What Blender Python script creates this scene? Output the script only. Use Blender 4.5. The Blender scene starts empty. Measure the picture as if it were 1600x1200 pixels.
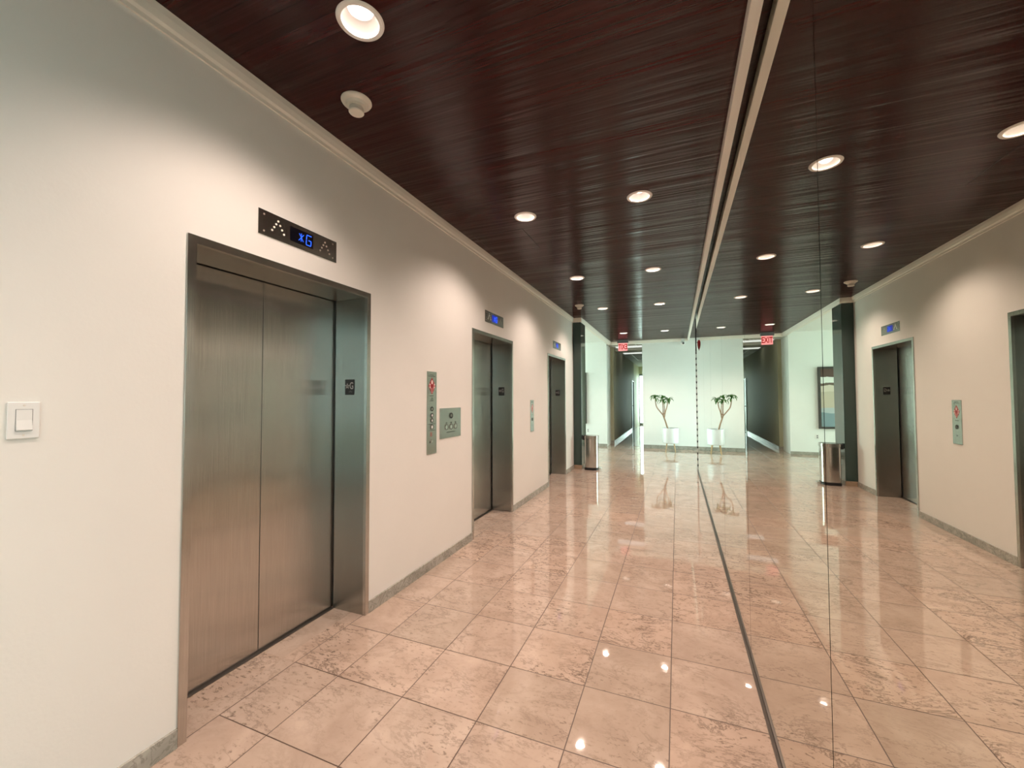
import bpy, bmesh, math, random
from mathutils import Vector, Matrix
random.seed(7)
scene = bpy.context.scene
COL = scene.collection
PI = math.pi
H = 3.041            # wood ceiling
W = 2.306            # mirror plane
FH = 2.16            # outer height of the lift frames
YE = 12.14           # end wall
YB = -3.2            # back wall behind the camera

# ------------------------------------------------------------------ materials
def new_mat(name):
    m = bpy.data.materials.new(name); m.use_nodes = True
    nt = m.node_tree; nt.nodes.clear()
    out = nt.nodes.new('ShaderNodeOutputMaterial')
    return m, nt, out

class G:
    """tiny node helper"""
    def __init__(s, nt): s.nt = nt
    def n(s, typ, **kw):
        nd = s.nt.nodes.new(typ)
        for k, v in kw.items(): setattr(nd, k, v)
        return nd
    def link(s, a, b): s.nt.links.new(a, b)
    def put(s, sock, v):
        if v is None: return
        if hasattr(v, 'is_linked') or isinstance(v, bpy.types.NodeSocket): s.link(v, sock)
        else: sock.default_value = v
    def math(s, op, a, b=None, c=None):
        nd = s.n('ShaderNodeMath', operation=op)
        s.put(nd.inputs[0], a); s.put(nd.inputs[1], b); s.put(nd.inputs[2], c)
        return nd.outputs[0]
    def pos(s):
        g = s.n('ShaderNodeNewGeometry'); sp = s.n('ShaderNodeSeparateXYZ')
        s.link(g.outputs['Position'], sp.inputs[0])
        return g.outputs['Position'], sp.outputs[0], sp.outputs[1], sp.outputs[2]
    def comb(s, x, y, z):
        nd = s.n('ShaderNodeCombineXYZ')
        s.put(nd.inputs[0], x); s.put(nd.inputs[1], y); s.put(nd.inputs[2], z)
        return nd.outputs[0]
    def noise(s, vec, scale, detail=3, rough=.5, dist=0):
        nd = s.n('ShaderNodeTexNoise')
        s.put(nd.inputs['Vector'], vec); s.put(nd.inputs['Scale'], scale)
        nd.inputs['Detail'].default_value = detail; nd.inputs['Roughness'].default_value = rough
        nd.inputs['Distortion'].default_value = dist
        return nd.outputs[0]
    def white(s, vec):
        nd = s.n('ShaderNodeTexWhiteNoise'); nd.noise_dimensions = '3D'
        s.put(nd.inputs['Vector'], vec); return nd.outputs['Value'], nd.outputs['Color']
    def ramp(s, fac, stops):
        nd = s.n('ShaderNodeValToRGB'); el = nd.color_ramp.elements
        while len(el) < len(stops): el.new(.5)
        for e, (p, c) in zip(el, stops):
            e.position = p; e.color = (*c, 1) if len(c) == 3 else c
        s.put(nd.inputs[0], fac); return nd.outputs[0]
    def mix(s, fac, a, b, blend='MIX'):
        nd = s.n('ShaderNodeMix', data_type='RGBA', blend_type=blend)
        s.put(nd.inputs[0], fac)
        for sock, v in ((nd.inputs[6], a), (nd.inputs[7], b)):
            if isinstance(v, tuple): sock.default_value = (*v, 1) if len(v) == 3 else v
            else: s.link(v, sock)
        return nd.outputs[2]
    def vmath(s, op, a, b):
        nd = s.n('ShaderNodeVectorMath', operation=op)
        s.put(nd.inputs[0], a); s.put(nd.inputs[1], b); return nd.outputs[0]
    def bump(s, h, strength, dist, normal=None):
        nd = s.n('ShaderNodeBump'); s.put(nd.inputs['Height'], h)
        nd.inputs['Strength'].default_value = strength; nd.inputs['Distance'].default_value = dist
        if normal is not None: s.link(normal, nd.inputs['Normal'])
        return nd.outputs[0]

def principled(name, col, rough=.5, metal=0., spec=.5, emit=None, es=0, bumpy=0, var=0, coat=0, bscale=60):
    m, nt, out = new_mat(name); g = G(nt)
    b = g.n('ShaderNodeBsdfPrincipled'); g.link(b.outputs[0], out.inputs[0])
    b.inputs['Base Color'].default_value = (*col, 1)
    b.inputs['Roughness'].default_value = rough; b.inputs['Metallic'].default_value = metal
    b.inputs['Specular IOR Level'].default_value = spec
    b.inputs['Coat Weight'].default_value = coat
    if emit: b.inputs['Emission Color'].default_value = (*emit, 1); b.inputs['Emission Strength'].default_value = es
    P, x, y, z = g.pos()
    if var:
        n = g.noise(P, 3.0, 4)
        dark = tuple(c * (1 - var) for c in col); lite = tuple(min(1, c * (1 + var)) for c in col)
        g.link(g.ramp(n, [(.3, dark), (.7, lite)]), b.inputs['Base Color'])
    if bumpy:
        g.link(g.bump(g.noise(P, bscale, 4), bumpy, .01), b.inputs['Normal'])
    return m

def m_floor():
    m, nt, out = new_mat('polished_marble_tiles'); g = G(nt)
    b = g.n('ShaderNodeBsdfPrincipled'); g.link(b.outputs[0], out.inputs[0])
    P, x, y, z = g.pos()
    T = .4015
    xs = g.math('DIVIDE', g.math('SUBTRACT', x, .2927 - 40 * T), T)
    ys = g.math('DIVIDE', g.math('SUBTRACT', y, 3.2848 - 40 * T), T)
    ix, iy = g.math('FLOOR', xs), g.math('FLOOR', ys)
    fx, fy = g.math('SUBTRACT', xs, ix), g.math('SUBTRACT', ys, iy)
    def edge(f): return g.math('MULTIPLY', g.math('SUBTRACT', .5, g.math('ABSOLUTE', g.math('SUBTRACT', f, .5))), T)
    ex, ey = edge(fx), edge(fy)
    HWID = .0024
    far = g.math('GREATER_THAN', y, 8.2)
    inlob = g.math('MAXIMUM', g.math('GREATER_THAN', x, -.012), far)        # no cross joints in the lift recesses
    ingrid = g.math('MAXIMUM', g.math('GREATER_THAN', x, .1), far)
    lx = g.math('MULTIPLY', g.math('LESS_THAN', ex, HWID), ingrid)
    ly = g.math('MULTIPLY', g.math('LESS_THAN', ey, HWID), inlob)
    lw = g.math('MULTIPLY', g.math('LESS_THAN', g.math('ABSOLUTE', g.math('ADD', x, .012)), HWID), g.math('SUBTRACT', 1, far))
    line = g.math('MINIMUM', 1, g.math('ADD', lx, g.math('ADD', ly, lw)))
    ident = g.comb(ix, iy, 3.3)
    rv, rc = g.white(ident)
    sh = g.vmath('MULTIPLY', rc, (37., 41., 29.))
    Q = g.vmath('ADD', P, sh)
    # soft clouding
    cl = g.noise(Q, 4.5, 5, .6, .6)
    base = g.ramp(cl, [(.28, (.42, .315, .25)), (.5, (.485, .372, .298)), (.72, (.545, .427, .348))])
    pick = g.ramp(rv, [(0, (.93, .94, .93)), (.45, (1, 1, 1)), (1, (1.05, 1.02, 1.0))])
    base = g.mix(1., base, pick, 'MULTIPLY')
    # greenish grey veins and flecks, direction and amount vary by tile
    Qs = g.vmath('MULTIPLY', Q, (1., 1.9, 1.))
    v1 = g.noise(Qs, 3.0, 7, .68, .5)
    vein = g.ramp(g.math('ABSOLUTE', g.math('SUBTRACT', v1, .5)), [(0, (1, 1, 1)), (.022, (0, 0, 0))])
    pt = g.noise(Q, 2.2, 3)
    patch = g.ramp(pt, [(.34, (0, 0, 0)), (.62, (1, 1, 1))])
    fl = g.noise(Qs, 30, 5, .7, .3)
    fleck = g.ramp(fl, [(.56, (0, 0, 0)), (.64, (1, 1, 1))])
    am = g.math('ADD', .45, g.math('MULTIPLY', rv, .55))
    k = g.math('MULTIPLY', g.math('MULTIPLY', g.math('MAXIMUM', g.math('MULTIPLY', vein, .7), fleck), g.math('ADD', .12, patch)), am)
    k = g.math('MINIMUM', g.math('MULTIPLY', k, 1.0), .8)
    base = g.mix(k, base, (.12, .088, .068))
    base = g.mix(line, base, (.085, .048, .03))
    g.link(base, b.inputs['Base Color'])
    rg = g.math('ADD', g.math('MULTIPLY', g.noise(P, 6, 3), .02), .018)
    g.link(g.math('ADD', rg, g.math('MULTIPLY', line, .4)), b.inputs['Roughness'])
    b.inputs['IOR'].default_value = 1.66
    # every slab lies a hair out of level
    tilt = g.math('ADD', g.math('MULTIPLY', g.math('SUBTRACT', rv, .5), fx), g.math('MULTIPLY', g.math('SUBTRACT', g.white(g.comb(iy, ix, 8.))[0], .5), fy))
    h = g.math('ADD', g.math('MULTIPLY', tilt, .0006), g.math('MULTIPLY', g.noise(P, 14, 2), .00012))
    h = g.math('SUBTRACT', h, g.math('MULTIPLY', line, .0004))
    g.link(g.bump(h, 1.0, 1.0), b.inputs['Normal'])
    return m

def m_wood():
    m, nt, out = new_mat('mahogany_planks'); g = G(nt)
    b = g.n('ShaderNodeBsdfPrincipled'); g.link(b.outputs[0], out.inputs[0])
    P, x, y, z = g.pos()
    PW = .083
    ys = g.math('DIVIDE', g.math('ADD', y, 20.), PW)
    iy = g.math('FLOOR', ys); fy = g.math('SUBTRACT', ys, iy)
    rv, rc = g.white(g.comb(iy, 1.7, 4.))
    e = g.math('SUBTRACT', .5, g.math('ABSOLUTE', g.math('SUBTRACT', fy, .5)))
    groove = g.math('LESS_THAN', e, .03)
    Q = g.vmath('ADD', g.vmath('MULTIPLY', P, (1.2, 16., 1.)), g.vmath('MULTIPLY', rc, (20., 20., 20.)))
    gr = g.noise(Q, 2.2, 5, .6, .5)
    c = g.ramp(gr, [(.25, (.024, .0010, .0008)), (.55, (.034, .0015, .0011)), (.8, (.043, .0024, .0017))])
    sh = g.ramp(rv, [(0, (.85, .85, .85)), (1, (1.15, 1.12, 1.12))])
    c = g.mix(1., c, sh, 'MULTIPLY')
    c = g.mix(groove, c, (.004, .001, .001))
    g.link(c, b.inputs['Base Color'])
    g.link(g.math('ADD', .2, g.math('MULTIPLY', gr, .10)), b.inputs['Roughness'])
    b.inputs['IOR'].default_value = 1.36
    b.inputs['Anisotropic'].default_value = .85
    tg = g.n('ShaderNodeTangent', direction_type='UV_MAP'); tg.uv_map = 'UVMap'
    g.link(tg.outputs[0], b.inputs['Tangent'])
    # cupped boards with uneven varnish: reflections break up along the room
    cup = g.math('MULTIPLY', g.math('SUBTRACT', rv, .5), g.math('SUBTRACT', fy, .5))
    lng = g.noise(g.vmath('MULTIPLY', P, (.55, 9., 1.)), 1.5, 2)
    h = g.math('ADD', g.math('MULTIPLY', cup, .0085), g.math('MULTIPLY', lng, .010))
    fine = g.noise(g.vmath('MULTIPLY', P, (1.1, 30., 1.)), 1.5, 2)
    h = g.math('ADD', h, g.math('MULTIPLY', fine, .0022))
    h = g.math('SUBTRACT', h, g.math('MULTIPLY', groove, .0016))
    nb = g.bump(h, 1.0, 1.0)
    g.link(nb, b.inputs['Normal'])
    return m

def m_steel(name, col=(.60, .59, .56), rough=.23, aniso=1.0, wave=.0007):
    m, nt, out = new_mat(name); g = G(nt)
    b = g.n('ShaderNodeBsdfPrincipled'); g.link(b.outputs[0], out.inputs[0])
    P, x, y, z = g.pos()
    b.inputs['Metallic'].default_value = 1
    fine = g.noise(g.vmath('MULTIPLY', P, (420., 420., 4.)), 1., 2)
    g.link(g.ramp(fine, [(.3, tuple(c * .9 for c in col)), (.7, tuple(min(1, c * 1.08) for c in col))]), b.inputs['Base Color'])
    b.inputs['Roughness'].default_value = rough
    b.inputs['Anisotropic'].default_value = aniso
    b.inputs['Anisotropic Rotation'].default_value = 0
    tg = g.n('ShaderNodeTangent', direction_type='UV_MAP'); tg.uv_map = 'UVMap'
    g.link(tg.outputs[0], b.inputs['Tangent'])
    w = g.noise(g.vmath('MULTIPLY', P, (2.2, 2.2, .8)), 1.6, 1)
    g.link(g.bump(g.math('MULTIPLY', w, wave * 10), 1.0, 1.0), b.inputs['Normal'])
    return m

def m_emit(name, col, s):
    m, nt, out = new_mat(name); g = G(nt)
    e = g.n('ShaderNodeEmission'); e.inputs[0].default_value = (*col, 1); e.inputs[1].default_value = s
    g.link(e.outputs[0], out.inputs[0]); return m

def m_pane(name, tint, refl=.5):
    m, nt, out = new_mat(name); g = G(nt)
    t = g.n('ShaderNodeBsdfTransparent'); t.inputs[0].default_value = (*tint, 1)
    gl = g.n('ShaderNodeBsdfGlossy'); gl.inputs['Roughness'].default_value = .02
    f = g.n('ShaderNodeFresnel'); f.inputs[0].default_value = 1.45
    mx = g.n('ShaderNodeMixShader'); g.link(g.math('MULTIPLY', f.outputs[0], refl), mx.inputs[0])
    g.link(t.outputs[0], mx.inputs[1]); g.link(gl.outputs[0], mx.inputs[2]); g.link(mx.outputs[0], out.inputs[0])
    return m

def m_marble(name, c0, c1, vein):
    m, nt, out = new_mat(name); g = G(nt)
    b = g.n('ShaderNodeBsdfPrincipled'); g.link(b.outputs[0], out.inputs[0])
    P, x, y, z = g.pos()
    n = g.noise(P, 5, 5, .6, 1.2)
    c = g.ramp(n, [(.3, c0), (.7, c1)])
    v = g.ramp(g.math('ABSOLUTE', g.math('SUBTRACT', g.noise(P, 8, 5, .6, 2.), .5)), [(0, (1, 1, 1)), (.04, (0, 0, 0))])
    g.link(g.mix(g.math('MULTIPLY', v, .55), c, vein), b.inputs['Base Color'])
    b.inputs['Roughness'].default_value = .25
    return m

M = {}
M['floor'] = m_floor()
M['wood'] = m_wood()
M['steel'] = m_steel('brushed_steel')
M['steel_jamb'] = m_steel('brushed_steel_jamb', (.40, .40, .37), .24, 1.0)
M['steel_plate'] = m_steel('brushed_plate', (.50, .49, .45), .26, .95, .0002)
M['chrome'] = principled('polished_steel', (.62, .60, .57), .13, 1.)
M['wall'] = principled('cream_wall_paint', (.80, .78, .735), .62, bumpy=.05, var=.012)
M['white_wall'] = principled('white_wall_paint', (.83, .86, .835), .6, bumpy=.05, var=.012)
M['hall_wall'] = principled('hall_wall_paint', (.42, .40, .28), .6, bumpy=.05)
M['trim'] = principled('cream_gloss_trim', (.80, .765, .69), .35)
M['base'] = m_marble('grey_green_marble', (.30, .29, .25), (.46, .44, .39), (.14, .14, .115))
M['column'] = principled('dark_green_polished_stone', (.020, .045, .036), .08, coat=.3)
M['mirror'] = principled('silvered_mirror', (.775, .77, .70), .0, 1.)
M['mirror_edge'] = principled('mirror_edge', (.02, .03, .025), .25)
M['dark_metal'] = principled('dark_bronze_metal', (.16, .14, .12), .35, .8)
M['black'] = principled('black_plastic', (.012, .012, .013), .4)
M['dark'] = principled('unlit_shaft_paint', (.01, .01, .01), .8)
M['plastic'] = principled('white_plastic', (.80, .80, .78), .4)
M['detector'] = principled('ivory_plastic', (.74, .70, .62), .45)
M['can_white'] = principled('white_enamel', (.86, .83, .79), .4)
M['lamp'] = m_emit('lit_lamp_lens', (1., .86, .76), 13)
M['display'] = principled('black_display_glass', (.004, .004, .008), .1)
M['display_blue'] = principled('blue_backlit_display', (.004, .004, .02), .15, emit=(.01, .03, .6), es=.5)
M['led'] = m_emit('blue_led', (.03, .13, 1.), 1.3)
M['led_dot'] = principled('pale_dot', (.95, .90, .82), .5)
M['led_dim'] = principled('unlit_dot', (.34, .29, .24), .4)
M['red'] = principled('red_enamel', (.33, .012, .02), .4)
M['pink'] = principled('pale_pink_print', (.80, .62, .58), .5)
M['ink'] = principled('black_engraving', (.03, .032, .028), .6)
M['red_ink'] = principled('red_engraving', (.30, .05, .035), .6)
M['sign_text'] = principled('silver_lettering', (.34, .34, .33), .5)
M['exit_panel'] = m_emit('lit_exit_panel', (1., .33, .31), .9)
M['exit_letter'] = m_emit('lit_exit_letters', (.55, 0., .002), .42)
M['exit_house'] = principled('grey_sign_housing', (.18, .18, .19), .4, .4)
M['pot'] = principled('white_glazed_pot', (.74, .80, .80), .25)
M['legwood'] = principled('pale_wood', (.50, .33, .17), .4, var=.1)
M['soil'] = principled('dark_soil', (.03, .02, .014), .9)
M['bark'] = principled('tan_bark', (.34, .235, .15), .8, bumpy=.4, var=.2)
M['leaf'] = principled('green_leaf', (.05, .17, .025), .4, var=.35)
M['red_glass'] = principled('dark_red_plastic', (.09, .004, .005), .2)
M['frame_dark'] = principled('dark_picture_frame', (.05, .045, .04), .4)
M['alu'] = principled('anodised_aluminium', (.30, .33, .31), .4, .6)
M['pane'] = m_pane('green_tinted_glass', (.50, .565, .565))
M['pane_clear'] = m_pane('clear_glass', (.90, .98, .94))
M['tile_grey'] = principled('grey_ceiling_tile', (.55, .55, .50), .8, bumpy=.1)
M['troffer'] = m_emit('lit_ceiling_panel', (.95, 1., .93), .62)
M['door_green'] = principled('grey_green_door_paint', (.10, .17, .14), .35)
M['ext'] = principled('pale_paving', (.55, .56, .50), .8)

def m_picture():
    m, nt, out = new_mat('painted_glass_reflection'); g = G(nt)
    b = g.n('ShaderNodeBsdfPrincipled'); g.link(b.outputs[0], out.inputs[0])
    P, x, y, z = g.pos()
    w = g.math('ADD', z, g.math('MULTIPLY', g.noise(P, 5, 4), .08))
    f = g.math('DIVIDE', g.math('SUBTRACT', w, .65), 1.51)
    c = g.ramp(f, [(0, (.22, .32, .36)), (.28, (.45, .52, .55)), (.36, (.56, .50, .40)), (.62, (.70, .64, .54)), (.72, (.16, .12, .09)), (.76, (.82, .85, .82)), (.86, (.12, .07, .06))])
    # hard-edged bands: bright lobby reflected in the picture glass, painted as colour
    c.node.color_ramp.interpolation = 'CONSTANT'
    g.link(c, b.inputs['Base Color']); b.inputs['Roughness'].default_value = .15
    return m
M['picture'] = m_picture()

# ------------------------------------------------------------------ mesh helper
ORG = {}
class MB:
    def __init__(s): s.bm = bmesh.new()
    def box(s, x0, x1, y0, y1, z0, z1, bev=0):
        t = bmesh.new()
        bmesh.ops.create_cube(t, size=1)
        for v in t.verts:
            v.co = Vector(((x0 + x1) / 2 + v.co.x * (x1 - x0), (y0 + y1) / 2 + v.co.y * (y1 - y0), (z0 + z1) / 2 + v.co.z * (z1 - z0)))
        if bev: bmesh.ops.bevel(t, geom=t.edges[:], offset=bev, segments=2, affect='EDGES', profile=.5)
        return s.add(t)
    def add(s, t, mat=None):
        me = bpy.data.meshes.new('tmp')
        if mat is not None: bmesh.ops.transform(t, matrix=mat, verts=t.verts)
        t.to_mesh(me); t.free(); s.bm.from_mesh(me); bpy.data.meshes.remove(me); return s
    def prism(s, pts, axis, lo, hi, bev=0):
        """polygon given in the two other axes (in x,y,z order) swept along axis"""
        t = bmesh.new()
        def mk(a, b, c):
            return {'x': (c, a, b), 'y': (a, c, b), 'z': (a, b, c)}[axis]
        v0 = [t.verts.new(mk(a, b, lo)) for a, b in pts]; v1 = [t.verts.new(mk(a, b, hi)) for a, b in pts]
        t.faces.new(v0); t.faces.new(v1)
        n = len(pts)
        for i in range(n): t.faces.new((v0[i], v0[(i + 1) % n], v1[(i + 1) % n], v1[i]))
        bmesh.ops.recalc_face_normals(t, faces=t.faces)
        if bev:
            es = [e for e in t.edges if (e.verts[0] in v0) == (e.verts[1] in v0)]
            bmesh.ops.bevel(t, geom=es, offset=bev, segments=2, affect='EDGES')
        return s.add(t)
    def lathe(s, prof, origin=(0, 0, 0), axis='z', seg=40, a0=0, a1=2 * PI, close=False):
        """prof: (radius, height) pairs"""
        t = bmesh.new(); full = abs(a1 - a0 - 2 * PI) < 1e-6
        k = seg if full else seg + 1
        rows = []
        for r, h in prof:
            row = []
            for i in range(k):
                a = a0 + (a1 - a0) * i / seg
                p = (r * math.cos(a), r * math.sin(a), h)
                if axis == 'x': p = (p[2], p[0], p[1])
                if axis == 'y': p = (p[0], p[2], p[1])
                row.append(t.verts.new(Vector(p) + Vector(origin)))
            rows.append(row)
        for A, B in zip(rows, rows[1:]):
            for i in range(seg):
                j = (i + 1) % k
                t.faces.new((A[i], A[j], B[j], B[i]))
        if not full and close:
            t.faces.new([r[0] for r in rows] + [r[-1] for r in reversed(rows)])
        bmesh.ops.remove_doubles(t, verts=t.verts, dist=1e-6)
        bmesh.ops.recalc_face_normals(t, faces=t.faces)
        return s.add(t)
    def disc(s, c, r, h, axis='x', seg=20, ri=0):
        """short cylinder or ring from c along axis by h"""
        pr = [(0, 0), (r, 0), (r, h), (0, h)] if not ri else [(ri, 0), (r, 0), (r, h), (ri, h), (ri, 0)]
        return s.lathe(pr, c, axis, seg)
    def tube(s, pts, rad, seg=10):
        t = bmesh.new(); rows = []
        pts = [Vector(p) for p in pts]
        for i, p in enumerate(pts):
            d = (pts[min(i + 1, len(pts) - 1)] - pts[max(i - 1, 0)]).normalized()
            u = d.cross(Vector((.13, 1, .07))).normalized(); w = d.cross(u)
            r = rad[i] if isinstance(rad, (list, tuple)) else rad
            rows.append([t.verts.new(p + (u * math.cos(a) + w * math.sin(a)) * r) for a in [2 * PI * q / seg for q in range(seg)]])
        for A, B in zip(rows, rows[1:]):
            for i in range(seg): t.faces.new((A[i], A[(i + 1) % seg], B[(i + 1) % seg], B[i]))
        t.faces.new(rows[0]); t.faces.new(rows[-1])
        bmesh.ops.recalc_face_normals(t, faces=t.faces)
        return s.add(t)
    def build(s, name, mat, parent=None, smooth=None, origin=None):
        me = bpy.data.meshes.new(name)
        org = Vector(ORG.get(parent.as_pointer(), (0, 0, 0))) if parent else Vector(origin or (0, 0, 0))
        if org.length: bmesh.ops.translate(s.bm, vec=-org, verts=s.bm.verts)
        s.bm.normal_update()
        uv = s.bm.loops.layers.uv.new('UVMap')
        for f in s.bm.faces:
            n = [abs(c) for c in f.normal]; a = n.index(max(n))
            for l in f.loops:
                c = l.vert.co
                l[uv].uv = {0: (c.y, c.z), 1: (c.x, c.z), 2: (c.y, c.x)}[a]
        s.bm.to_mesh(me); s.bm.free()
        o = bpy.data.objects.new(name, me); COL.objects.link(o)
        me.materials.append(mat)
        if smooth is not None:
            me.polygons.foreach_set('use_smooth', [True] * len(me.polygons))
            me.set_sharp_from_angle(angle=math.radians(smooth))
        if parent: o.parent = parent; ORG[o.as_pointer()] = tuple(org)
        else: o.location = org
        return o

def tag(o, label=None, cat=None, group=None, kind=None):
    if label: o['label'] = label
    if cat: o['category'] = cat
    if group: o['group'] = group
    if kind: o['kind'] = kind
    return o
def thing(name, loc, label, cat, group=None):
    o = bpy.data.objects.new(name, None); COL.objects.link(o)
    o.empty_display_size = .1; o.location = loc; ORG[o.as_pointer()] = tuple(loc)
    return tag(o, label, cat, group)
def struct(name, mb, mat, parent=None, smooth=None):
    o = mb.build(name, mat, parent, smooth)
    if not parent: o['kind'] = 'structure'
    return o
def dup(root, loc, label, group=None):
    r = root.copy(); COL.objects.link(r); r.location = loc; r['label'] = label
    if group: r['group'] = group
    for ch in root.children:
        c = ch.copy(); COL.objects.link(c); c.parent = r
        for g2 in ch.children:
            d = g2.copy(); COL.objects.link(d); d.parent = c
    return r
def text_bm(txt, size, ext=.0006, font_scale_x=1.0, bold=0.):
    cu = bpy.data.curves.new('t', 'FONT'); cu.body = txt; cu.size = size; cu.extrude = ext
    cu.align_x = 'CENTER'; cu.align_y = 'CENTER'; cu.resolution_u = 4; cu.offset = bold * size
    o = bpy.data.objects.new('t', cu); COL.objects.link(o)
    dg = bpy.context.evaluated_depsgraph_get()
    me = o.evaluated_get(dg).to_mesh()
    t = bmesh.new(); t.from_mesh(me); o.evaluated_get(dg).to_mesh_clear()
    bpy.data.objects.remove(o); bpy.data.curves.remove(cu)
    bmesh.ops.scale(t, vec=(font_scale_x, 1, 1), verts=t.verts)
    return t
def bar(mb, p0, p1, w, face, depth):
    """flat stroke p0-p1 given as (horizontal, z); face maps (h, z, d) to world"""
    p0, p1 = Vector(p0), Vector(p1); d = (p1 - p0).normalized(); n = Vector((-d.y, d.x)) * w / 2
    c = [p0 - n, p1 - n, p1 + n, p0 + n]
    t = bmesh.new()
    a = [t.verts.new(face(q.x, q.y, 0)) for q in c]; b = [t.verts.new(face(q.x, q.y, depth)) for q in c]
    t.faces.new(a); t.faces.new(b)
    for i in range(4): t.faces.new((a[i], a[(i + 1) % 4], b[(i + 1) % 4], b[i]))
    bmesh.ops.recalc_face_normals(t, faces=t.faces)
    mb.add(t)

# ------------------------------------------------------------------ shell
LIFTS = [(1.095, 2.230), (3.733, 4.856), (6.382, 7.519)]
YC = 8.157          # end of the lift wall, face of the column

struct('floor', MB().box(-4.6, 6.2, YB - .3, 22.6, -.12, 0), M['floor'])

wl = MB(); ys = [YB]
for a, b in LIFTS: ys += [a, b]
ys.append(YC + .3)
for i in range(0, len(ys), 2): wl.box(-.27, 0, ys[i], ys[i + 1], 0, 3.2)
for a, b in LIFTS: wl.box(-.27, 0, a, b, FH, 3.2)
struct('wall_left', wl, M['wall'])
struct('wall_shaft', MB().box(-.62, -.56, YB, YC + .3, 0, 3.2), M['dark'])
bl = MB()
for i in range(0, len(ys), 2):
    e = ys[i + 1] if i < len(ys) - 2 else YC
    bl.box(0, .011, ys[i], e, 0, .078, .0015)
struct('baseboard_left', bl, M['base'])

# wood ceiling with round openings for the downlights
LX, RX = .728, 1.695
LY = [-.71, 1.325, 3.36, 5.38, 7.42, 10.54]
def ceiling_mesh():
    mb = MB(); t = mb.bm; hw = .115; R = .083
    def quad(x0, x1, y0, y1):
        if x1 - x0 < 1e-6 or y1 - y0 < 1e-6: return
        t.faces.new([t.verts.new(p) for p in ((x0, y0, H), (x0, y1, H), (x1, y1, H), (x1, y0, H))])
    xs = [-.03, LX - hw, LX + hw, RX - hw, RX + hw, 2.46]
    yc = [YB - .1]
    for y in LY: yc += [y - hw, y + hw]
    yc += [YE + .05]
    for j in range(len(yc) - 1):
        for i in range(5):
            y0, y1 = yc[j], yc[j + 1]
            if i in (1, 3) and j % 2 == 1:
                cx, cy = (xs[i] + xs[i + 1]) / 2, (y0 + y1) / 2; N = 48
                inn, outv = [], []
                for q in range(N):
                    a = 2 * PI * q / N; c, s_ = math.cos(a), math.sin(a); k = hw / max(abs(c), abs(s_))
                    inn.append(t.verts.new((cx + R * c, cy + R * s_, H))); outv.append(t.verts.new((cx + k * c, cy + k * s_, H)))
                for q in range(N): t.faces.new((inn[q], inn[(q + 1) % N], outv[(q + 1) % N], outv[q]))
            elif i == 0 and y1 > YC + .1:
                if y0 < YC + .1: quad(xs[0], xs[1], y0, YC + .1)
                quad(.12, xs[1], max(y0, YC + .1), y1)
            else: quad(xs[i], xs[i + 1], y0, y1)
    quad(2.46, 6.2, 8.6, YE + .05)
    bmesh.ops.recalc_face_normals(t, faces=t.faces)
    return mb
co = struct('ceiling', ceiling_mesh(), M['wood'])
struct('sky_block_slab', MB().box(-4.7, 6.3, YB - .3, 22.7, 3.32, 3.5), M['dark'])  # unseen slab added above the ceilings to block sky light

# crown moulding
CP = [(0, 2.955), (.010, 2.955), (.013, 2.972), (.022, 2.984), (.030, 3.012), (.034, 3.0405), (0, 3.0405)]
XS = .150           # lounge side edge of the wood ceiling
struct('trim_1', MB().prism(CP, 'y', YB, YC), M['trim'])
struct('trim_2', MB().prism([(YC - a, z) for a, z in CP], 'x', .0, XS + .034), M['trim'])
struct('trim_3', MB().prism([(XS + a, z) for a, z in CP], 'y', YC + .0005, YE).box(XS - .05, XS, YC + .4, YE, 2.955, 3.06), M['trim'])
struct('trim_4', MB().prism([(YE - a, z) for a, z in CP], 'x', XS + .034, 2.236).box(XS, 1.05, YE, YE + .1, 2.955, 3.06), M['trim'])

# end wall, hall, lounge and the bay beyond the mirror
struct('wall_end', MB().box(1.048, 6.2, YE, YE + .14, 0, 3.32), M['white_wall'])
struct('baseboard_end', MB().box(1.048, 6.0, YE - .012, YE, 0, .095, .0015), M['base'])
XL = .045; XH = .135; XR = 1.062
struct('wall_lounge', MB().box(-4.5, XL, YE, YE + .76, 0, 3.32), M['white_wall'])
struct('baseboard_lounge', MB().box(-4.3, XL + .004, YE - .012, YE, 0, .07, .0015), M['base'])
hl = MB().box(-.1, XH, YE + .76, 18.3, 0, 3.32).box(-.1, XH, 19.2, 19.35, 0, 3.32).box(-.1, XH, 18.3, 19.2, 2.15, 3.32)
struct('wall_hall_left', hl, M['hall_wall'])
struct('baseboard_hall', MB().box(XH, XH + .012, YE + .775, 18.26, 0, .10).box(XL, XH + .012, YE + .76 - .012, YE + .76, 0, .10), M['base'])
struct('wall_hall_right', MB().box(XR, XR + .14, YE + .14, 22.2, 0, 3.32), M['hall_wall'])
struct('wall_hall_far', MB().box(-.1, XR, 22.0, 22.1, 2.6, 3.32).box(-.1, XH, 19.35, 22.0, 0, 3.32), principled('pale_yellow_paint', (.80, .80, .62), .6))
struct('ceiling_hall', MB().box(-.6, XR, YE + .1, 22.1, 2.975, 3.06).box(XH, XR, 13.25, 13.8, 2.90, 2.975), M['tile_grey'])
tb = MB()
for yy in (12.62, 13.22, 14.6, 15.2, 16.4, 17.6): tb.box(XH, XR, yy - .012, yy + .012, 2.965, 2.976)
for xx in (.45, .85): tb.box(xx - .012, xx + .012, YE + .1, 13.25, 2.965, 2.976).box(xx - .012, xx + .012, 13.8, 18, 2.965, 2.976)
struct('trim_5', tb, M['plastic'])
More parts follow.
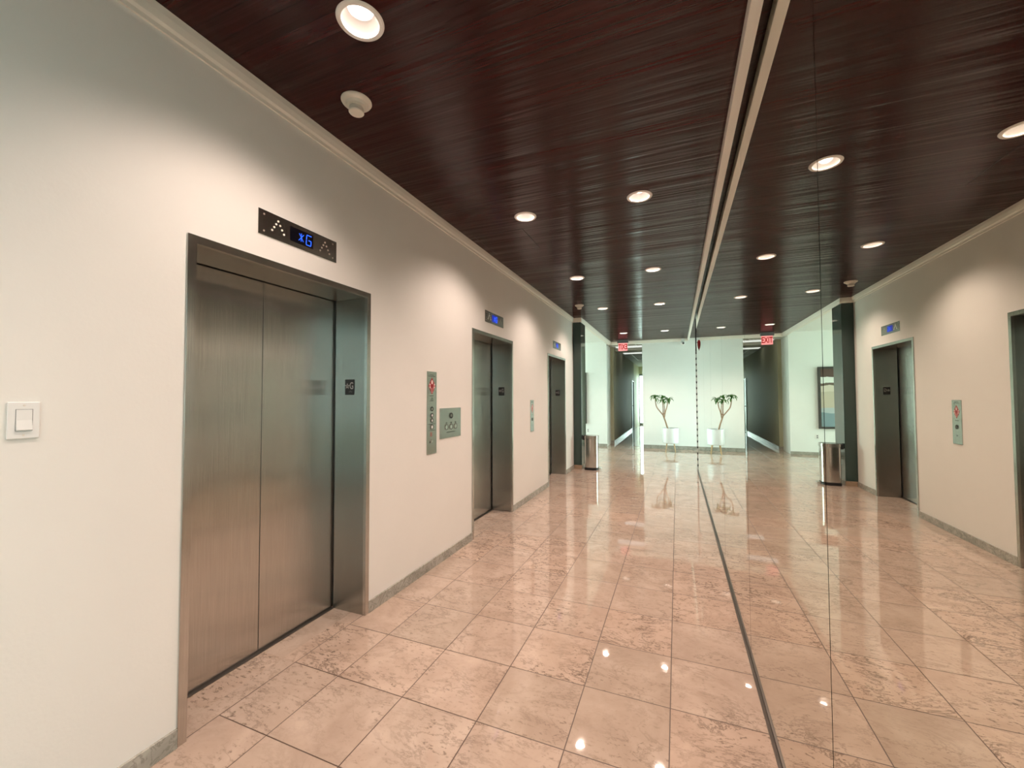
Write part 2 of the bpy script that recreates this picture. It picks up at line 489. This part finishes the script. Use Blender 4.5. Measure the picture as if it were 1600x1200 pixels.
# lounge shell
struct('ceiling_lounge', MB().box(-4.5, XS - .05, YC + .3, YE + .0, 3.061, 3.16), M['white_wall'])
struct('wall_lounge_front', MB().box(-4.5, -.27, YC + .2, YC + .3, 0, 3.32), M['wall'])
ww = MB().box(-4.55, -4.45, YC + .3, 8.6, 0, 3.32).box(-4.55, -4.45, 11.8, YE, 0, 3.32).box(-4.55, -4.45, 8.6, 11.8, 2.9, 3.32).box(-4.55, -4.45, 8.6, 11.8, 0, .1)
struct('wall_lounge_left', ww, M['white_wall'])
# mirror partition and bay beyond it
YM = 8.75
struct('wall_right', MB().box(W + .008, W + .14, .002, YM - .004, 0, 3.32), M['dark'])
struct('wall_bay', MB().box(W + .14, 6.2, YM - .16, YM - .02, 0, 3.32), M['white_wall'])
struct('wall_bay_right', MB().box(6.0, 6.1, YM, YE, 2.85, 3.32), M['white_wall'])
struct('wall_front', MB().box(-.3, W + .3, YB - .1, YB, 0, 3.32).box(W + .02, W + .14, YB, -.0, 2.75, 3.32), M['hall_wall'])

def glazing(name, axis, pos, lo, hi, z0, z1, n, pane, w=.05):
    """framed glass screen across lo..hi on the plane axis=pos"""
    fr = MB(); gl = MB()
    def B(mb, a0, a1, c0, c1, d):
        if axis == 'x': mb.box(pos - d, pos + d, a0, a1, c0, c1)
        else: mb.box(a0, a1, pos - d, pos + d, c0, c1)
    B(fr, lo, hi, z0, z0 + w, .04); B(fr, lo, hi, z1 - w, z1, .04)
    st = (hi - lo) / n
    for i in range(n + 1):
        c = lo + st * i; a = max(lo, c - w / 2); b = min(hi, c + w / 2)
        B(fr, a, b, z0 + w, z1 - w, .04)
    o = struct(name, fr, M['alu'])
    for i in range(n):
        gl = MB(); B(gl, lo + st * i + w / 2, lo + st * (i + 1) - w / 2, z0 + w, z1 - w, .004)
        gl.build('pane', M[pane], o)
    return o
glazing('window_1', 'x', W + .08, YB, .0, 0, 2.75, 3, 'pane')
glazing('window_2', 'x', 6.05, YM, YE, 0, 2.85, 3, 'pane_clear')
glazing('window_3', 'x', -4.5, 8.6, 11.8, .1, 2.9, 3, 'pane_clear')
glazing('window_4', 'y', 22.05, XH, XR - .002, 0, 2.6, 2, 'pane_clear', .09)
d1 = struct('door_1', MB().box(XH - .06, XH - .015, 18.35, 19.15, .01, 2.1), M['door_green'])
MB().box(XH - .1, XH + .02, 18.3, 18.35, 0, 2.15).box(XH - .1, XH + .02, 19.15, 19.2, 0, 2.15).box(XH - .1, XH + .02, 18.35, 19.15, 2.1, 2.15).build('door_frame', M['door_green'], d1)
MB().tube([(XH - .015, 18.48, 1.05), (XH + .05, 18.48, 1.05), (XH + .055, 18.60, 1.05)], .012).box(XH - .015, XH - .005, 18.45, 18.51, .95, 1.13).build('door_handle', M['black'], d1)

# ------------------------------------------------------------------ column
cl = thing('column', (.08, YC + .2, 0), 'dark green polished stone column at the far end of the lift wall', 'column')
MB().box(0.0005, .165, YC, YC + .42, .078, 2.955, .003).build('shaft', M['column'], cl)
MB().box(0.0005, .168, YC - .004, YC + .424, 0, .078, .002).build('base', m_marble('tan_marble', (.34, .24, .16), (.44, .32, .22), (.2, .13, .09)), cl)

# ------------------------------------------------------------------ mirror wall
def m_edge():
    # edge strip: black at the top, slanted dark and pale dashes lower down
    m, nt, out = new_mat('dashed_edge_strip'); g = G(nt)
    b = g.n('ShaderNodeBsdfPrincipled'); g.link(b.outputs[0], out.inputs[0])
    P, x, y, z = g.pos()
    st = g.math('FRACT', g.math('ADD', g.math('DIVIDE', z, .115), g.math('MULTIPLY', x, 14.)))
    lo = g.math('LESS_THAN', z, 2.32)
    k = g.math('MULTIPLY', g.math('GREATER_THAN', st, .36), lo)
    g.link(g.mix(k, (.03, .04, .036), (.60, .64, .62)), b.inputs['Base Color'])
    b.inputs['Roughness'].default_value = .4
    return m

SEAM = [.02, 1.305, 2.62, 3.885, 5.17, 6.45, 7.73, YM]
MLAB = ['tall mirror panel filling the right side of the photo, right of the nearest vertical seam',
        'second mirror panel from the right, left of the nearest vertical seam',
        'third mirror panel from the right along the mirror wall',
        'fourth mirror panel from the right along the mirror wall',
        'fifth mirror panel from the right along the mirror wall',
        'narrow-looking mirror panel second from the far end of the mirror wall',
        'last mirror panel at the far end of the mirror wall, next to the end wall']
for i in range(len(SEAM) - 1):
    a, b = SEAM[i] + .0024, SEAM[i + 1] - .0024
    t = thing('wall_mirror', (W, (a + b) / 2, .004), MLAB[i], 'mirror', 'mirror panels along the right wall')
    MB().box(W, W + .006, a, b, .004, H - .003).build('glass', M['mirror'], t)
struct('trim_6', MB().box(2.236, 2.281, YB, YE - .012, 2.972, H - .0005, .002), M['trim'])
struct('trim_7', MB().box(W - .013, W - .0005, .01, YM, 0, .012, .001), M['dark_metal'])
struct('trim_8', MB().box(W - .011, W + .14, YM - .0035, YM + .003, .0, H - .072), m_edge())

# ------------------------------------------------------------------ lifts
def face_left(y, z, d): return Vector((d, y, z))           # on the lift wall: horizontal axis = y, out = +x
def star(mb, cy, cz, r, mk, depth, w):
    pts = [(cy + r * math.sin(2 * PI * k * 2 / 5), cz + r * math.cos(2 * PI * k * 2 / 5)) for k in range(5)]
    for k in range(5): bar(mb, pts[k], pts[(k + 1) % 5], w, mk, depth)
LIFTLAB = ['nearest elevator entrance with wide brushed steel double doors', 'middle elevator entrance of brushed steel, between two call plates on the cream wall',
           'farthest elevator entrance of brushed steel, nearest the dark green column']
for (a, b), lab in zip(LIFTS, LIFTLAB):
    c = (a + b) / 2; cw = .036
    L = thing('elevator', (-.13, c, 0), lab, 'elevator', 'elevator entrances on the left wall')
    # front casing: a U of three flat strips
    pts = [(a, 0), (a + cw, 0), (a + cw, FH - cw), (b - cw, FH - cw), (b - cw, 0), (b, 0), (b, FH), (a, FH)]
    MB().prism(pts, 'x', -.012, .009, .0015).build('casing', M['steel'], L)
    for s_, (j0, j1) in enumerate(((a + .0005, a + cw - .002), (b - cw + .002, b - .0005))):
        MB().box(-.268, -.0125, j0, j1, .0005, FH - cw, .001).build('jamb', M['steel_jamb'], L)
    MB().box(-.268, -.0125, a + .0005, b - .0005, FH - cw + .001, FH - .0005, .001).build('header', M['steel_jamb'], L)
    for d0, d1_ in ((a + .012, c - .002), (c + .002, b - .012)):
        MB().box(-.312, -.284, d0, d1_, .008, FH - .012, .0015).build('door_panel', M['steel'], L)
    MB().box(-.34, -.262, a + cw, b - cw, .0002, .0045).build('sill', M['dark_metal'], L)
    # dark shaft behind the doors
    MB().box(-.37, -.35, a - .05, b + .05, 0, FH + .1).build('shaft_lining', M['dark'], L)
    # floor plate on the far jamb, facing the viewer
    yj = b - cw + .002
    sg = MB().box(-.178, -.098, yj - .003, yj, 1.466, 1.572, .0008).build('floor_sign', M['black'], L, None)
    def fj(h, z, d): return Vector((h, yj - .003 - d, z))
    lt = MB()
    star(lt, -.158, 1.526, .019, fj, .0009, .0032)
    t = text_bm('G', .066, .0005, .72, .015)
    lt.add(t, Matrix.Translation((-.121, yj - .0036, 1.526)) @ Matrix.Rotation(PI / 2, 4, 'X'))
    for k in range(3): lt.disc((-.140 + k * .010, yj - .003, 1.486 + (k % 2) * .006), .0018, -.0012, 'y', 8)
    lt.build('lettering', M['sign_text'], sg)

# position indicators over the doors
INDLAB = ['floor indicator with blue display over the nearest elevator', 'floor indicator with blue display over the middle elevator', 'floor indicator with blue display over the farthest elevator']
for k, ((a, b), lab) in enumerate(zip(LIFTS, INDLAB)):
    c = (a + b) / 2 + .006; z0, z1 = 2.280, 2.410
    I = thing('floor_indicator', (0, c, z0), lab, 'elevator indicator', 'floor indicators above the elevators')
    y0 = c - .255; y1 = c + .255
    MB().box(.0002, .004, y0, y1, z0, z1, .001).build('plate', M['steel_plate'], I)
    dp = MB().box(.004, .0055, c - .072, c + .078, 2.306, 2.386).build('display', M['display'] if k == 0 else M['display_blue'], I)
    sg = MB(); X = .0055
    F = lambda y, z, d: Vector((X + d, y, z))
    # seven-segment style G, slanted star to its left
    g0, g1, gb, gt = c + .030, c + .062, 2.317, 2.374; w = .0048
    sl = .004
    bar(sg, (g0 + sl, gt), (g1 + sl, gt), w, F, .0008); bar(sg, (g0, gb), (g1, gb), w, F, .0008)
    gm = (gb + gt) / 2
    bar(sg, (g0 + sl, gt - .003), (g0 + sl / 2, gm + .002), w, F, .0008); bar(sg, (g0 + sl / 2, gm - .002), (g0, gb + .003), w, F, .0008)
    bar(sg, (g1 + sl / 2, gm - .002), (g1, gb + .003), w, F, .0008); bar(sg, (g0 + .016, gm), (g1 + sl / 2, gm), w, F, .0008)
    sx = c - .004
    for dy, dz in ((0, .023), (.015, .020), (-.015, .020)): bar(sg, (sx - dy, gm - dz), (sx + dy + .003, gm + dz), .0034, F, .0008)
    sg.build('lit_digits', M['led'], dp)
    def dots(cy, cz):
        mb = MB()
        for i, j in ((0, 3), (-1, 2), (1, 2), (-2, 1), (2, 1), (-3, 0), (3, 0)):
            mb.disc((.004, cy + i * .0115, cz + j * .0195), .0055, .0015, 'x', 10)
        return mb
    dots(c - .145, 2.322).build('arrow_dots', M['led_dot'], I)
    dots(c + .165, 2.318).build('arrow_dots', M['led_dim'], I)
    for yy in (y0 + .03, y1 - .03):
        for zz in (z0 + .022, z1 - .022): MB().disc((.004, yy, zz), .005, .001, 'x', 10).build('screw', M['led_dim'], I)

# hall call stations
def diamond(parent, cy, cz, hw, hh, x):
    o = MB().prism([(cy - hw, cz), (cy, cz - hh), (cy + hw, cz), (cy, cz + hh)], 'x', x, x + .0012).build('warning_diamond', M['red'], parent)
    mb = MB(); F = lambda y, z, d: Vector((x + .0012 + d, y, z))
    k = hw / .05
    def blob(dy, dz, ry, rz):
        mb.prism([(cy + dy * k + ry * k * math.cos(q), cz + dz * k + rz * k * math.sin(q)) for q in [2 * PI * i / 14 for i in range(14)]], 'x', x + .0012, x + .0018)
    blob(0, .030, .0125, .0165)
    for s_ in (-1, 1):
        blob(s_ * .031, .010, .008, .009); blob(s_ * .030, -.010, .009, .009)
        bar(mb, (cy + s_ * .015 * k, cz - .016 * k), (cy + s_ * .0065 * k, cz - .055 * k), .0055 * k, F, .0006)
    mb.build('pictogram', M['pink'], o)
def lines(mb, cy, z, widths, x, h=.006, gap=.012):
    """rows of engraving too small to read"""
    for r, wd in enumerate(widths):
        n = max(2, int(wd / .013)); st = wd / n
        for q in range(n):
            yy = cy - wd / 2 + q * st
            mb.box(x, x + .0004, yy, yy + st * random.uniform(.6, .85), z - r * gap - h, z - r * gap)
    return mb
S = thing('call_station', (0, 2.995, .966), 'tall narrow steel call plate with red diamond and round buttons, left of key switch plate', 'elevator call panel', 'call plates on the left wall')
y0, y1, z0, z1 = 2.921, 3.069, .966, 1.667; cy = (y0 + y1) / 2
MB().box(.0002, .004, y0, y1, z0, z1, .001).build('plate', M['steel_plate'], S)
diamond(S, cy, 1.544, .054, .073, .004)
for zz, wds in ((1.641, [.06, .11]), (1.462, [.055]), (1.444, [.03, .045, .06]), (1.222, [.11]), (1.168, [.10])):
    lines(MB(), cy, zz, wds, .004, .0055).build('engraved_text', M['ink'], S)
ri = MB(); lines(ri, cy - .01, 1.150, [.028, .034, .034], .004, .009, .013); ri.build('red_engraving', M['red_ink'], S)
for k, (zz, r, fm) in enumerate(((1.348, .019, 'steel_plate'), (1.293, .019, 'plastic'), (1.2485, .019, 'plastic'), (1.194, .022, 'plastic'))):
    rg = MB().disc((.004, cy, zz), r, .004, 'x', 24, r * .62).build('button_ring', M['ink'] if k < 3 else M['dark_metal'], S, 40)
    MB().disc((.004, cy, zz), r * .6, .003, 'x', 20).build('button', M[fm], rg)
MB().disc((.004, cy, 1.072), .013, .005, 'x', 20).build('key_switch', M['chrome'], S)
MB().box(.004, .0046, cy - .036, cy - .022, 1.060, 1.072).build('key_label', M['ink'], S)
# key switch plate
K = thing('key_switch_panel', (0, 3.308, 1.077), 'wide squarish steel plate with key switches, right of the tall call plate', 'key switch panel')
y0, y1, z0, z1 = 3.120, 3.497, 1.077, 1.348
MB().box(.0002, .005, y0, y1, z0, z1, .001).build('plate', M['steel_plate'], K)
rg = MB().disc((.005, 3.312, 1.278), .026, .006, 'x', 24, .016).build('lock_ring', M['ink'], K, 40)
MB().disc((.005, 3.312, 1.278), .0155, .004, 'x', 20).build('lock', M['steel_plate'], rg)
for yy in (3.232, 3.312, 3.394):
    rg = MB().disc((.005, yy, 1.176), .027, .004, 'x', 24, .020).build('lock_ring', M['dark_metal'], K, 40)
    MB().disc((.005, yy, 1.176), .019, .003, 'x', 20).build('lock', M['chrome'], rg)
for yy in (3.232, 3.312, 3.394): MB().box(.005, .0056, yy - .012, yy + .012, 1.210, 1.218).build('lock_label', M['ink'], K)
lines(MB(), 3.312, 1.132, [.15], .005, .007).build('engraved_text', M['ink'], K)
for yy in (y0 + .022, y1 - .022):
    for zz in (z0 + .022, z1 - .022): MB().disc((.005, yy, zz), .005, .001, 'x', 10).build('screw', M['dark_metal'], K)
# second call station
S2 = thing('call_station', (0, 5.606, 1.176), 'slim pale steel call plate with red diamond, between the middle and farthest elevators', 'elevator call panel', 'call plates on the left wall')
y0, y1, z0, z1 = 5.530, 5.682, .950, 1.402; cy = (y0 + y1) / 2
MB().box(-.0008, .006, y0, y1, z0, z1, .0015).build('plate', M['steel_plate'], S2)
diamond(S2, cy, 1.281, .05, .068, .006)
rg = MB().disc((.006, cy, 1.125), .022, .004, 'x', 24, .013).build('button_ring', M['ink'], S2, 40)
MB().disc((.006, cy, 1.125), .0125, .003, 'x', 20).build('button', M['dark_metal'], rg)
lines(MB(), cy, 1.385, [.07, .10], .006, .006).build('engraved_text', M['ink'], S2)
lines(MB(), cy, 1.195, [.05], .006, .005).build('engraved_text', M['ink'], S2)
MB().box(.006, .0064, cy - .006, cy + .006, 1.032, 1.044).build('key_label', M['ink'], S2)

# light switch
sw = thing('light_switch', (0, .635, 1.32), 'white rocker light switch on the left wall near the camera', 'light switch')
MB().box(.0002, .007, .599, .671, 1.320, 1.437, .0022).build('wall_plate', M['plastic'], sw)
rk = [(.007, 1.346), (.0135, 1.348), (.0085, 1.379), (.008, 1.412), (.007, 1.412)]
MB().prism(rk, 'y', .618, .653).build('rocker', M['plastic'], sw) 
rf = MB()
for a_, b_, c_, d_ in ((.6165, .6175, 1.3445, 1.414), (.6535, .6545, 1.3445, 1.414), (.6175, .6535, 1.413, 1.414), (.6175, .6535, 1.3435, 1.3445)): rf.box(.007, .0074, a_, b_, c_, d_)
rf.build('rocker_gap', M['exit_house'], sw)
for zz in (1.331, 1.426): MB().disc((.007, .635, zz), .003, .0006, 'x', 10).build('screw', M['detector'], sw)

# ------------------------------------------------------------------ ceiling fittings
DG = 'recessed downlights in the wood ceiling'
dl = thing('downlight', (LX, LY[1], H), 'large round recessed downlight at the top edge of the photo, nearest the camera', 'ceiling light', DG)
cx_, cy_ = LX, LY[1]
MB().lathe([(.0755, .001), (.0765, -.006), (.086, -.008), (.094, -.0065), (.0975, -.0005)], (cx_, cy_, H), 'z', 56).build('trim_ring', M['can_white'], dl, 60)
MB().lathe([(.0755, .001), (.074, .016), (.068, .034), (.057, .049), (.053, .051), (.053, .060), (0, .062)], (cx_, cy_, H), 'z', 56).build('reflector_cone', principled('satin_reflector', (.34, .31, .285), .4), dl, 40)
MB().lathe([(0, .0515), (.030, .052), (.0525, .0545)], (cx_, cy_, H), 'z', 40).build('lamp', M['lamp'], dl, 60)
bl_ = bpy.data.lights.new('lamp_beam', 'SPOT'); bl_.energy = 88; bl_.color = (1., .79, .68); bl_.spot_size = math.radians(132); bl_.spot_blend = .75; bl_.shadow_soft_size = .045
lb_ = bpy.data.objects.new('lamp_beam', bl_); COL.objects.link(lb_); lb_.parent = dl; lb_.location = (0, 0, .046)
ORDL = {0: 'left-row downlight just behind the camera', 2: 'second downlight of the left row, over the middle elevator', 3: 'third downlight of the left row, over the space before the farthest elevator',
        4: 'fourth downlight of the left row, beside the small far smoke detector', 5: 'farthest downlight of the left row, just above the exit sign'}
ORDR = {0: 'right-row downlight just behind the camera', 1: 'right-row downlight overhead, above the top edge of the photo', 2: 'largest downlight seen in the right row near the mirror',
        3: 'second downlight seen in the right row near the mirror', 4: 'third downlight seen in the right row near the mirror', 5: 'farthest downlight of the right row, in front of the white end wall'}
for k, lb in ORDL.items(): dup(dl, (LX, LY[k], H), lb + ('' if 'ceiling' in lb else ' in wood ceiling'), DG)
for k, lb in ORDR.items(): dup(dl, (RX, LY[k], H), lb + ' in wood ceiling', DG)

def detector(loc, lab):
    d = thing('smoke_detector', loc, lab, 'smoke detector', 'smoke detectors on the wood ceiling')
    MB().lathe([(0, 0), (.078, 0), (.079, -.004), (.074, -.012), (.056, -.018), (.050, -.032), (.0, -.032)], loc, 'z', 40).build('base', M['detector'], d, 40)
    MB().lathe([(0, -.032), (.036, -.032), (.037, -.036), (0.033, -.0362), (.033, -.0405), (.038, -.041), (.0395, -.062), (.036, -.066), (0, -.067)], loc, 'z', 32).build('sensor_head', M['detector'], d, 40)
    MB().disc((loc[0] + .048, loc[1] + .042, H - .016), .004, -.002, 'z', 8).build('indicator_light', M['plastic'], d)
    return d
detector((.372, 1.688, H), 'large round ivory smoke detector on the wood ceiling near the camera')
detector((.392, 7.02, H), 'small far smoke detector on the wood ceiling near the dark green column')

hp = thing('ceiling_hatch', (.355, 3.86, H), 'square access hatch cut into the dark wood ceiling by the left wall', 'access hatch')
MB().box(.105, .61, 3.60, 4.12, H - .0012, H - .0002).build('hatch_panel', M['wood'], hp)
gp = MB()
for q in ((.098, .105, 3.593, 4.127), (.61, .617, 3.593, 4.127), (.105, .61, 3.593, 3.60), (.105, .61, 4.12, 4.127)): gp.box(*q, H - .0008, H - .0002)
gp.build('hatch_gap', M['black'], hp)

# exit sign hung in front of the hall opening, legend readable from the far side
ex = thing('exit_sign', (.545, 11.86, H), 'red lit hanging exit sign in front of the hall opening', 'exit sign')
MB().box(.40, .70, 11.82, 11.90, H - .085, H - .0003, .003).build('housing', M['exit_house'], ex)
pn = MB().box(.427, .676, 11.857, 11.863, H - .305, H - .086).build('lit_panel', M['exit_panel'], ex)
lt = MB(); t = text_bm('EXIT', .205, .0055, .58, .02)
lt.add(t, Matrix.Translation((.5515, 11.86, H - .197)) @ Matrix.Rotation(PI, 4, 'Z') @ Matrix.Rotation(PI / 2, 4, 'X'))
lt.build('lettering', M['exit_letter'], pn)

# hall ceiling panels
TR = thing('ceiling_panel_light', (.62, 12.95, 2.975), 'bright rectangular hall ceiling light just beyond the exit sign', 'ceiling light', 'hall ceiling panel lights')
MB().box(.22, 1.03, 12.78, 13.12, 2.962, 2.9745).build('diffuser', M['troffer'], TR)
dup(TR, (.62, 14.9, 2.975), 'second rectangular ceiling light deeper in the hall', 'hall ceiling panel lights')

# security camera
cc = thing('security_camera', (2.118, YE, 2.95), 'small white security camera high on the end wall beside the mirror', 'camera')
MB().box(2.072, 2.166, YE - .07, YE - .034, 2.925, 3.035, .006).build('mount', M['plastic'], cc)
MB().lathe([(.0, .052), (.030, .046), (.050, .022), (.053, 0), (.046, -.028), (.028, -.046), (0, -.053)], (2.118, YE - .105, 2.895), 'z', 28).build('housing', M['plastic'], cc, 60)
MB().lathe([(0, -.061), (.016, -.060), (.024, -.05), (.024, -.035), (0, -.03)], (2.130, YE - .105, 2.888), 'y', 20).build('lens', M['black'], cc, 60)

# dark red fitting on the mirror
prf = [(.0, 2.214), (.006, 2.240), (.019, 2.275), (.027, 2.32), (.027, 2.362), (.017, 2.396), (.010, 2.403), (0, 2.403)]
rf = MB().lathe(prf, (W - .0003, 7.6, 0), 'z', 16, PI / 2, PI * 1.5, True).build('mirror_ornament', M['red_glass'], None, 50, origin=(W - .0003, 7.6, 2.3))
tag(rf, 'small dark red pointed fitting stuck high on the mirror near its far end', 'ornament')

# ------------------------------------------------------------------ bin
B0 = (.355, 8.24, 0)
bn = thing('pedal_bin', B0, 'shiny stainless steel pedal bin standing beside the dark green column', 'trash can')
def rrect(x0, x1, y0, y1, rl, rr, n=8):
    """rounded rectangle, rl = radius on the -x corners, rr on the +x corners"""
    pts = []
    for cx, cy, r, a in ((x1 - rr, y1 - rr, rr, 0), (x0 + rl, y1 - rl, rl, PI / 2), (x0 + rl, y0 + rl, rl, PI), (x1 - rr, y0 + rr, rr, 1.5 * PI)):
        for i in range(n + 1):
            q = a + PI / 2 * i / n; pts.append((cx + r * math.cos(q), cy + r * math.sin(q)))
    return pts
MB().prism(rrect(.228, .480, 8.105, 8.375, .03, .10), 'z', .048, .612).build('body', M['chrome'], bn, 40)
MB().prism(rrect(.224, .486, 8.100, 8.380, .03, .10), 'z', .614, .672, .006).build('lid', m_steel('bin_lid_steel', (.55, .53, .5), .2, .3), bn, 40)
MB().prism(rrect(.224, .484, 8.101, 8.379, .03, .10), 'z', .0, .048, .004).build('base', M['black'], bn, 40)
MB().box(.181, .226, 8.13, 8.35, .585, .668, .010).build('hinge', M['black'], bn)
MB().prism(rrect(.47, .545, 8.19, 8.29, .01, .04), 'z', .02, .036, .003).build('pedal', M['chrome'], bn, 40)

# ------------------------------------------------------------------ plant
PC = Vector((1.775, 11.45, 0))
pl = thing('potted_plant', PC, 'tall bare-stemmed plant in a white pot on wooden legs before the white end wall', 'potted plant')
MB().lathe([(0, .235), (.180, .235), (.196, .25), (.200, .62), (.197, .628), (.186, .628), (.184, .56), (0, .56)], PC, 'z', 48).build('pot', M['pot'], pl, 40)
MB().lathe([(0, .575), (.183, .57)], PC, 'z', 32).build('soil', M['soil'], pl)
for sx in (-1, 1):
    for sy in (-1, 1):
        MB().tube([PC + Vector((sx * .118, sy * .118, .001)), PC + Vector((sx * .085, sy * .085, .236))], [.009, .016], 14).build('leg', M['legwood'], pl, 50)
def bez(pts, n=8):
    """smooth path through points"""
    pts = [Vector(p) for p in pts]; out = []
    for i in range(len(pts) - 1):
        p0 = pts[max(i - 1, 0)]; p1 = pts[i]; p2 = pts[i + 1]; p3 = pts[min(i + 2, len(pts) - 1)]
        for k in range(n):
            t = k / n
            out.append(.5 * ((2 * p1) + (-p0 + p2) * t + (2 * p0 - 5 * p1 + 4 * p2 - p3) * t * t + (-p0 + 3 * p1 - 3 * p2 + p3) * t ** 3))
    out.append(pts[-1]); return out
def path(pts, r0, r1):
    q = bez([PC + Vector(p) for p in pts]); return q, [r0 + (r1 - r0) * i / (len(q) - 1) for i in range(len(q))]
fork = (-.17, -.01, .96)
trk = MB()
for pts, r0, r1 in (([(-.05, 0, .55), (-.10, 0, .74), fork], .021, .018),
                    ([fork, (-.25, -.02, 1.06), (-.33, -.02, 1.18), (-.36, -.03, 1.36)], .016, .012),
                    ([fork, (-.17, .03, 1.10), (-.185, .04, 1.38)], .014, .010),
                    ([(-.16, -.01, .97), (-.13, .02, 1.06), (-.15, .03, 1.30)], .012, .009),
                    ([(-.14, 0, .89), (-.115, -.02, 1.04), (-.075, -.03, 1.17), (-.05, -.03, 1.33)], .015, .011)):
    trk.tube(*path(pts, r0, r1))
trk.build('trunk', M['bark'], pl, 50)
def rosette(tip, n, ln, seed):
    rn = random.Random(seed); mb = MB(); t = mb.bm
    for k in range(n):
        az = 2.399 * k + rn.uniform(-.3, .3); up = rn.uniform(.35, 1.35) if k > 2 else 1.45
        L = ln * rn.uniform(.75, 1.1); wd = rn.uniform(.018, .026)
        d = Vector((math.cos(az), math.sin(az), 0)); side = Vector((-d.y, d.x, 0))
        p = Vector(tip) + Vector((0, 0, rn.uniform(-.06, .02))); ang = up; rows = []
        for i in range(8):
            f = i / 7; w = wd * (math.sin(PI * min(1, .12 + f * .88)) ** .7) * (1 if i < 7 else .05)
            nrm = d * -math.sin(ang) + Vector((0, 0, 1)) * math.cos(ang)
            rows.append([t.verts.new(p - side * w + nrm * w * .35), t.verts.new(p), t.verts.new(p + side * w + nrm * w * .35)])
            p = p + (d * math.cos(ang) + Vector((0, 0, 1)) * math.sin(ang)) * L / 7
            ang -= rn.uniform(.26, .42)
        for A, Bq in zip(rows, rows[1:]):
            for j in range(2): t.faces.new((A[j], A[j + 1], Bq[j + 1], Bq[j]))
    return mb
for tip, n, s_ in (((-.36, -.03, 1.42), 16, 1), ((-.185, .04, 1.39), 11, 2), ((-.15, .03, 1.30), 9, 5), ((-.04, -.03, 1.35), 14, 3)):
    o = rosette(PC + Vector(tip), n, .19, s_).build('foliage', M['leaf'], pl, 60)
    md = o.modifiers.new('thickness', 'SOLIDIFY'); md.thickness = .0015

# ------------------------------------------------------------------ lounge items seen in the mirror
pc = thing('framed_picture', (-1.12, YE, .65), 'large dark-framed picture on the white lounge wall, seen in the mirror', 'picture')
fm = MB(); x0, x1, z0, z1 = -1.70, -.545, .65, 2.16
for q in ((x0, x1, z0, z0 + .05), (x0, x1, z1 - .05, z1), (x0, x0 + .05, z0 + .05, z1 - .05), (x1 - .05, x1, z0 + .05, z1 - .05)):
    fm.box(q[0], q[1], YE - .055, YE - .0005, q[2], q[3], .003)
fm.build('frame', M['frame_dark'], pc)
MB().box(x0 + .05, x1 - .05, YE - .035, YE - .002, z0 + .05, z1 - .05).build('print', M['picture'], pc)  # carries the painted reflection bands in place of reflecting glass
ot = thing('wall_outlet', (-.513, YE, .39), 'small white wall outlet under the framed picture in the lounge', 'outlet')
MB().box(-.55, -.476, YE - .006, YE - .0003, .39, .508, .002).build('cover_plate', M['plastic'], ot)
for zz in (.427, .471): MB().box(-.527, -.499, YE - .0075, YE - .006, zz - .014, zz + .014).build('socket', M['exit_house'], ot)

# outside ground
struct('ground', MB().box(-14, 16, -16, 34, -.2, -.13), M['ext'])

# ------------------------------------------------------------------ daylight
w = bpy.data.worlds.new('daylight'); scene.world = w; w.use_nodes = True
nt = w.node_tree; nt.nodes.clear(); g = G(nt)
bg = g.n('ShaderNodeBackground'); bg.inputs[0].default_value = (.87, .99, .985, 1); bg.inputs[1].default_value = 8.0
o_ = g.n('ShaderNodeOutputWorld'); g.link(bg.outputs[0], o_.inputs[0])
def portal(name, loc, rot, sx, sy):
    l = bpy.data.lights.new(name, 'AREA'); l.shape = 'RECTANGLE'; l.size = sx; l.size_y = sy
    l.cycles.is_portal = True
    o = bpy.data.objects.new(name, l); COL.objects.link(o); o.location = loc; o.rotation_euler = rot
portal('daylight_portal', (W + .2, YB / 2, 1.37), (PI / 2, 0, PI / 2), -YB, 2.7)                 # faces -x
portal('daylight_portal', (6.16, (YM + YE) / 2, 1.42), (PI / 2, 0, PI / 2), YE - YM, 2.8)        # faces -x
portal('daylight_portal', (-4.62, 10.2, 1.5), (PI / 2, 0, -PI / 2), 3.2, 2.8)                   # faces +x
portal('daylight_portal', (.6, 22.16, 1.3), (PI / 2, 0, PI), .92, 2.6)                         # faces -y

# ------------------------------------------------------------------ camera
f, pitch, yaw, roll, cx, cz = 639.77, .0314, .3828, -.0031, 1.9485, 1.4487
cp, sp = math.cos(pitch), math.sin(pitch); cy, sy = math.cos(yaw), math.sin(yaw)
fw = Vector((-sy * cp, cy * cp, sp)); rt = Vector((cy, sy, 0)); up = rt.cross(fw)
r2 = rt * math.cos(roll) + up * math.sin(roll); u2 = -rt * math.sin(roll) + up * math.cos(roll)
cam = bpy.data.cameras.new('camera'); co = bpy.data.objects.new('camera', cam); COL.objects.link(co)
m = Matrix((r2, u2, -fw)).transposed().to_4x4(); m.translation = Vector((cx, 0, cz)); co.matrix_world = m
cam.sensor_width = 36; cam.lens = f / 1600 * 36; cam.clip_start = .02; cam.clip_end = 200
scene.camera = co
scene.view_settings.view_transform = 'Standard'; scene.view_settings.look = 'None'
scene.view_settings.exposure = 0.55; scene.view_settings.gamma = 1.0; scene.view_settings.use_curve_mapping = False
